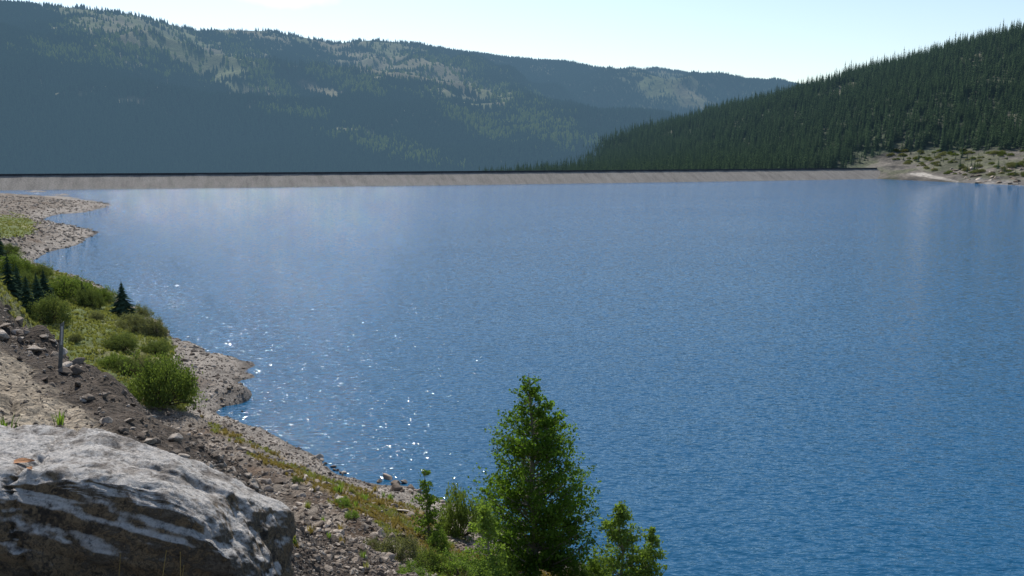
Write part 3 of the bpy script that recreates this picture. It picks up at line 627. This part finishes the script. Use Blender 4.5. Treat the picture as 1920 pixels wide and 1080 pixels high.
# ------------------------------------------------------------------ rocks
def rock_mesh(name,seed,n=15,flat=.7,sub=0):
    rg=np.random.default_rng(seed);bm=bmesh.new()
    for i in range(n):
        v=rg.normal(size=3);v/=np.linalg.norm(v);v*=rg.uniform(.8,1.1);bm.verts.new((v[0],v[1]*.8,v[2]*flat))
    bmesh.ops.convex_hull(bm,input=bm.verts)
    bmesh.ops.delete(bm,geom=[g_ for g_ in bm.verts if not g_.link_faces],context='VERTS')
    if sub: bmesh.ops.bevel(bm,geom=list(bm.edges),offset=.06,segments=1,affect='EDGES')
    me=bpy.data.meshes.new(name);bm.to_mesh(me);bm.free();me.materials.append(MAT['rock']);return me
RM=[rock_mesh('rock_mesh',i,11+i,random.uniform(.4,.75),1) for i in range(6)]
rocks=[(538,888,20),(598,858,22),(604,864,14),(560,880,12),(725,898,30),(742,908,24),(770,915,32),(758,905,20),(787,922,26),(712,904,16),(700,912,14),(752,918,16),(768,968,28),(740,950,18),(665,940,14),(630,905,14),(88,470,16),(75,477,10),(545,900,12),(600,950,18),(575,965,16),(620,985,20),(655,1010,18),(640,1040,26),(595,1050,34),(560,1035,20),(615,1070,30),(680,1060,22),(660,1075,18),(700,1010,14),(95,690,17),(130,705,13),(160,750,24),(195,745,22),(85,715,26),(232,738,20),(290,830,38),(270,815,26),(330,850,24),(185,770,14),(210,720,16),(350,845,20),(470,905,26),(505,940,24),(430,880,20),(520,990,28),(575,1000,14),(400,778,8),(455,772,8),(428,800,9),(500,812,9),(560,842,10),(480,835,8),(610,870,10),(350,770,8),(250,760,14),(60,700,12),(30,660,11),(150,690,12),(120,740,10),(730,985,13),(800,1045,12),(700,945,12),(690,925,10),(650,900,11),(585,860,11),(640,888,12),(625,876,14),(675,902,10)]
for i in range(52): rocks.append((random.uniform(500,760),random.uniform(900,1078),random.choice([10,12,16,20,26,32])))
for i in range(75):
    a=random.uniform(0,500);rocks.append((a,590+a*.76+random.uniform(-20,60),random.choice([9,12,16,22,28,36])))
for i in range(50):
    a=random.uniform(360,660);rocks.append((a,770+(a-360)*.42+random.uniform(-4,26),random.uniform(5,13)))
tr_=[]
for i,(a,b,w) in enumerate(rocks):
    x,y,z,t=place(a,b)
    s=w*.5*t/F
    if s>1.2: continue
    o=add('rock',RM[i%6],None,(x,y,z+s*.15),'angular pale grey rock lying on the bank','rock',group='rocks scattered on the bank')
    o.scale=(s,s,s*random.uniform(.6,1));o.rotation_euler=(random.uniform(-.5,.5),random.uniform(-.5,.5),random.uniform(0,6.28))
    tr_.append(o)
nf=0
for i in range(200):
    a=random.uniform(1740,1925);b=random.uniform(316,348);t=np.geomspace(560,800,600);u,v_,w_=ray(a,b)
    if inpoly(np.array([a]),np.array([b]),[(1610,306),(1680,304),(1740,316),(1810,334),(1810,345),(1700,345)])[0]:continue
    H=hh_(u*t,v_*t);kx=(CAMZ+w_*t)<np.maximum(H,0.)
    if not kx.any() or nf>=48:continue
    k=np.argmax(kx)
    if H[k]<.2: continue
    nf+=1
    s=random.uniform(1.2,3.6);o=add('rock',RM[i%6],None,(u*t[k],v_*t[k],float(H[k])),'grey boulder along the far rocky shore','rock',group='boulders along the far shore')
    o.scale=(s,s,s*.8);o.rotation_euler=(0,random.uniform(-.4,.4),random.uniform(0,6.28))
# gravel
n=200000;az=rng.uniform(-.66,.2,n);rd=np.exp(rng.uniform(math.log(4),math.log(420),n));x=rd*np.sin(az);y=rd*np.cos(az);z=h(x,y)
g,s,road,dark,px,py,r=gclass(x,y,z)
keep=(z>.03)&(g<.5)&((s<.5)|(rng.random(n)<.15))&(px>-60)&(px<1250)&(py<1120)&(rng.random(n)<.9-.5*road)&((r<34)|(z<2.6)|(rng.random(n)<.5))
sz=r*rng.uniform(.0010,.0036,n)*np.where(rng.random(n)<.10,2.4,1)
sz=np.where(z<2.2,sz*.55,sz);sz=np.where(road>.5,sz*.45,sz)
scatter('gravel',np.stack([x,y,z],-1)[keep],np.minimum(sz[keep],.45),tr_[:6],'loose angular gravel and stones on the bank','gravel',True)
# ------------------------------------------------------------------ grass
def tuft(name,mat,seed,n=16,hgt=1,sp=.5):
    rg=np.random.default_rng(seed);V=[];Fc=[]
    for i in range(n):
        an=rg.uniform(0,6.28);q=rg.uniform(0,.35);bx,by=q*math.cos(an),q*math.sin(an);l=hgt*rg.uniform(.5,1.1);o_=sp*rg.uniform(.2,1)*l
        a2=an+rg.uniform(-.8,.8);w=.05;dx_,dy_=math.cos(a2),math.sin(a2);b=len(V)
        V+=[(bx-dy_*w,by+dx_*w,-.05),(bx+dy_*w,by-dx_*w,-.05),(bx+dx_*o_*.4+dy_*w*.8,by+dy_*o_*.4-dx_*w*.8,l*.6),(bx+dx_*o_*.4-dy_*w*.8,by+dy_*o_*.4+dx_*w*.8,l*.6),(bx+dx_*o_,by+dy_*o_,l)]
        Fc+=[(b,b+1,b+2,b+3),(b+3,b+2,b+4)]
    me=bpy.data.meshes.new(name);me.from_pydata(V,[],Fc);me.update();me.materials.append(MAT[mat]);return me
def one_tuft(px,py,s,mat,seed,label,tmin=2,name='grass_tuft'):
    x,y,z,t=place(px,py,tmin);o=add(name,tuft('tuft',mat,seed,26),None,(x,y,z),label,'grass',group='grass tufts');o.scale=(s*t/F,)*3;return o
t1=one_tuft(12,822,46,'willow_bright',1,'bright green leafy weed clump behind the boulder')
t2=one_tuft(112,796,26,'willow_bright',2,'small green weed on the gravel bench')
one_tuft(122,822,22,'willow',3,'small green weed on the gravel bench')
t3=one_tuft(600,905,16,'drygrass',4,'dry straw coloured grass tuft',26);t4=one_tuft(660,925,16,'grass',5,'green grass tuft on the bank',26)
for i in range(26): one_tuft(random.uniform(520,760),random.uniform(915,1070),random.uniform(9,18),random.choice(['grass','willow_bright','drygrass']),30+i,'grass tuft growing between the stones')
n=120000;az=rng.uniform(-.62,.15,n);rd=np.exp(rng.uniform(math.log(26),math.log(330),n));x=rd*np.sin(az);y=rd*np.cos(az);z=h(x,y)
g,s,road,dark,px,py,r=gclass(x,y,z)
ck=sst(-.1,.4,fbm(x*.3,y*.3,72))
kg=(px>-60)&(px<1200)&(py<1130)&((g>.5)|((s>.5)&(ck>.5)))
kd=(px>-60)&(px<1200)&(py<1130)&(~kg)&(s>.5)&(rng.random(n)<.6)
P=np.stack([x,y,z],-1)
scg=np.clip(r*.0035,.14,.45)
scatter('meadow_grass',P[kg],(scg*rng.uniform(.5,1.1,n))[kg],[t4],'short green meadow grass on the shelf','grass')
scatter('dry_grass',P[kd],(scg*rng.uniform(.6,1.3,n))[kd],[t3],'dry golden grass along the bank','grass')
shm=SV[0][0].copy();shm.materials.clear();shm.materials.append(MAT['willow_grey'])
shm2=SV[1][0].copy();shm2.materials.clear();shm2.materials.append(MAT['willow'])
for i in range(130):
    a=random.uniform(1660,1930);b=random.uniform(284,332)
    if inpoly(np.array([a]),np.array([b]),[(1610,306),(1680,304),(1740,318),(1810,336),(1810,350),(1610,350)])[0]:continue
    t=np.geomspace(560,900,600);u,v_,w_=ray(a,b);H=hh_(u*t,v_*t);kx=(CAMZ+w_*t)<H
    if not kx.any():continue
    k=np.argmax(kx);s=random.uniform(1.0,3.4)
    o=add('shrub',[shm,shm2][i%2],None,(u*t[k],v_*t[k],float(H[k])),'low green shrub on the bare far bank','shrub',group='shrubs on the far bank');o.scale=(s,s,s*.8)
# ------------------------------------------------------------------ BOULDER
def n3(p,s):
    return (fbm(p[:,0]*s+p[:,2]*s*.7,p[:,1]*s-p[:,2]*s*.6,101,5)+fbm(p[:,1]*s+31,p[:,2]*s+p[:,0]*s*.3,107,5))*.5
bm=bmesh.new();bmesh.ops.create_cube(bm,size=2);bmesh.ops.subdivide_edges(bm,edges=bm.edges,cuts=130,use_grid_fill=True)
me=bpy.data.meshes.new('boulder');bm.to_mesh(me);bm.free()
n=len(me.vertices);co=np.empty(n*3,np.float32);me.vertices.foreach_get('co',co);co=co.reshape(-1,3).astype(float)
pn=(np.abs(co)**7).sum(1)**(1/7);co=co/pn[:,None]
hx,hy,hz2=1.30,.44,.66
P=co*np.array([hx,hy,hz2])
nrm=co/np.linalg.norm(co,axis=1)[:,None]
P+=nrm*(.07*n3(P,1.5))[:,None]
rg=np.random.default_rng(3)
planes=[((0,0,1),.61),((.22,0,1),.70),((.72,0,1),1.14),((1.6,-.1,1),2.06),((.02,-.45,1),.73),((.05,-1,.4),.58),((.1,-1,-.1),.47),((.5,.6,1),.95)]
for pn_,dd in planes:
    v=np.array(pn_,float);l=np.linalg.norm(v);v/=l;dd=dd/l
    ex=np.maximum(0,P@v-dd+.05*n3(P+dd*7,2.6));P-=v[None]*ex[:,None]*.84
d=.065*n3(P+5,3.5)+.042*n3(P+9,9)+.020*n3(P+2,26)
d-=.03*np.clip(np.abs(n3(P+13,2.2))*-6+.6,0,1)
lay=(P[:,2]+P[:,0]*.25+P[:,1]*.3+.25*n3(P,2))*8;d+=.018*(np.abs((lay%1)-.5)-.25)*(1-sst(.5,.9,nrm[:,2]))
for c0,sl_,wd,dp in ((-.45,.25,.013,.07),(.25,-.35,.009,.035)):
    cr=np.abs(P[:,0]-c0-sl_*(P[:,2]-.3)+.14*n3(P+3,5));d-=dp*np.exp(-(cr/wd)**2)
P+=nrm*d[:,None]
me.vertices.foreach_set('co',P.astype(np.float32).ravel());me.polygons.foreach_set('use_smooth',np.ones(len(me.polygons),bool));me.update()
BX,BY,BZ=-2.46,4.24,17.93
b_=add('boulder',me,MAT['boulder'],(BX,BY,BZ),'large weathered banded gneiss boulder with sunlit top painted pale','rock')
dg=bpy.context.evaluated_depsgraph_get();dg.update()
def on_boulder(x,y):
    hit,loc,nm,i=b_.ray_cast(Vector((x-BX,y-BY,3)),Vector((0,0,-1)));return (x,y,loc.z+BZ) if hit else (x,y,18.4)
def leaf_obj(px,t,s,rot,label):
    u=(px-960)/F;x,y,z=on_boulder(u*t,t*.965)
    V=[];Fc=[]
    for i in range(9):
        f=i/8;w=.22*math.sin(math.pi*f**.8)+.01;V+=[(f-.5,-w,.06*math.sin(f*5)+.06),(f-.5,0,.02+.06*math.sin(f*5)),(f-.5,w,.07*math.sin(f*4)+.06)]
    for i in range(8):
        for j in range(2):Fc.append((i*3+j,i*3+j+1,i*3+3+j+1,i*3+3+j))
    m_=bpy.data.meshes.new('dried_leaf');m_.from_pydata(V,[],Fc);m_.update()
    o=add('dried_leaf',m_,MAT['orange'],(x,y,z+.008),label,'leaf');o.scale=(s,)*3;o.rotation_euler=(.1,-.1,rot)
MAT['orange']=simple_mat('dried_leaf_mat',(.24,.10,.035),(.42,.19,.07),8,.8)
leaf_obj(36,4.22,.11,.3,'curled orange brown dried leaf on the boulder')
leaf_obj(50,4.12,.05,-.7,'small curled orange dried leaf on the boulder')
for (a,b,c_,d_) in [(195,1090,226,1040),(262,1090,312,1032),(300,1095,345,1060),(330,1095,338,1035)]:
    p0=PT(a,b,3.35);p1=PT(c_,d_,3.4);z0=hz(p0[0],p0[1]);q0=(p0[0]*.98,p0[1],z0-.02)
    mid=tuple((np.array(q0)*.35+np.array(p1)*.65)+np.array([-.01,0,.02]))
    add('grass_stalk',tube_mesh('grass_stalk',[([q0,mid,p1],[.003,.0022,.0012])],4),MAT['drygrass'],label='thin dry grass stalk in front of the boulder',cat='grass',group='dry grass stalks')
# ------------------------------------------------------------------ marker post
x,y,z,t=place(113,692);Hh=84*t/F;w=3.6*t/F
e=add('marker_post',None,None,(x,y,z),'leaning weathered grey delineator post with pale reflector strip','post');e.rotation_euler=(0,math.radians(6),.3)
bm=bmesh.new();pr=[(-w,-.3*w),(-w,w*.5),(-w*.75,w*.5),(-w*.75,-.05*w),(w*.75,-.05*w),(w*.75,w*.5),(w,w*.5),(w,-.3*w)]
vb=[bm.verts.new((a,b,-.2)) for a,b in pr];vt=[bm.verts.new((a*.9,b,Hh+(0.05 if a>0 else -.02))) for a,b in pr]
for i in range(8):bm.faces.new((vb[i],vb[(i+1)%8],vt[(i+1)%8],vt[i]))
bm.faces.new(vt);bm.normal_update();m_=bpy.data.meshes.new('post');bm.to_mesh(m_);bm.free()
add('post',m_,simple_mat('post_metal',(.06,.07,.07),(.18,.19,.18),9,.6,.005,metal=.2),parent=e)
bm=bmesh.new();bmesh.ops.create_cube(bm,size=1);bmesh.ops.scale(bm,vec=(w*.9,w*.22,Hh*.42),verts=bm.verts);bmesh.ops.bevel(bm,geom=list(bm.edges),offset=w*.06,segments=2,affect='EDGES')
m_=bpy.data.meshes.new('reflector');bm.to_mesh(m_);bm.free();o=add('reflector_strip',m_,simple_mat('reflector_mat',(.3,.3,.29),(.55,.55,.53),20,.5,.002),parent=e);o.location=(w*.2,-w*.42,Hh*.74)
# ------------------------------------------------------------------ light
EL=math.radians(49);AZ=math.radians(-21)
S=Vector((math.sin(AZ)*math.cos(EL),math.cos(AZ)*math.cos(EL),math.sin(EL)))
sl=bpy.data.lights.new('sun','SUN');sl.energy=5.0;sl.angle=math.radians(.53);sl.color=(1,.95,.86)
so=bpy.data.objects.new('sun',sl);COL.objects.link(so);so.rotation_euler=S.to_track_quat('Z','Y').to_euler();so.location=(0,0,200)
w=bpy.data.worlds.new('World');scene.world=w;w.use_nodes=True;nt=w.node_tree;nt.nodes.clear()
o=nt.nodes.new('ShaderNodeOutputWorld');bg=nt.nodes.new('ShaderNodeBackground');bg.inputs[1].default_value=.15
sk=nt.nodes.new('ShaderNodeTexSky');sk.sky_type='NISHITA';sk.sun_disc=False;sk.sun_elevation=EL;sk.sun_rotation=AZ%(2*math.pi);sk.altitude=600;sk.air_density=1.15;sk.dust_density=1.3;sk.ozone_density=1.8
tc=nt.nodes.new('ShaderNodeTexCoord');sb=N(nt,'ShaderNodeVectorMath',operation='SUBTRACT');sb.inputs[1].default_value=(-.236,.959,.163);L(nt,tc.outputs['Generated'],sb.inputs[0])
ml=N(nt,'ShaderNodeVectorMath',operation='MULTIPLY');ml.inputs[1].default_value=(22,0,95);L(nt,sb.outputs[0],ml.inputs[0])
le=N(nt,'ShaderNodeVectorMath',operation='LENGTH');L(nt,ml.outputs[0],le.inputs[0])
nz=tex(nt,28,5,tc.outputs['Generated']);ad=N(nt,'ShaderNodeMath',operation='MULTIPLY_ADD');ad.inputs[1].default_value=-1.6;L(nt,nz.outputs[0],ad.inputs[0]);L(nt,le.outputs['Value'],ad.inputs[2])
mr=mrange(nt,ad.outputs[0],.45,-.1,0,1)
cm=mixc(nt,'MIX',mr,sk.outputs[0],(7,7,7.2))
L(nt,cm,bg.inputs[0]);L(nt,bg.outputs[0],o.inputs[0])
# ------------------------------------------------------------------ camera
cd=bpy.data.cameras.new('camera');cd.lens=F/1920*36;cd.sensor_width=36;cd.clip_end=30000;cd.clip_start=.05
co_=bpy.data.objects.new('camera',cd);COL.objects.link(co_);co_.location=(0,0,CAMZ);co_.rotation_euler=(math.radians(90)-PITCH,0,0);scene.camera=co_
scene.view_settings.view_transform='Standard';scene.view_settings.look='None';scene.view_settings.exposure=0
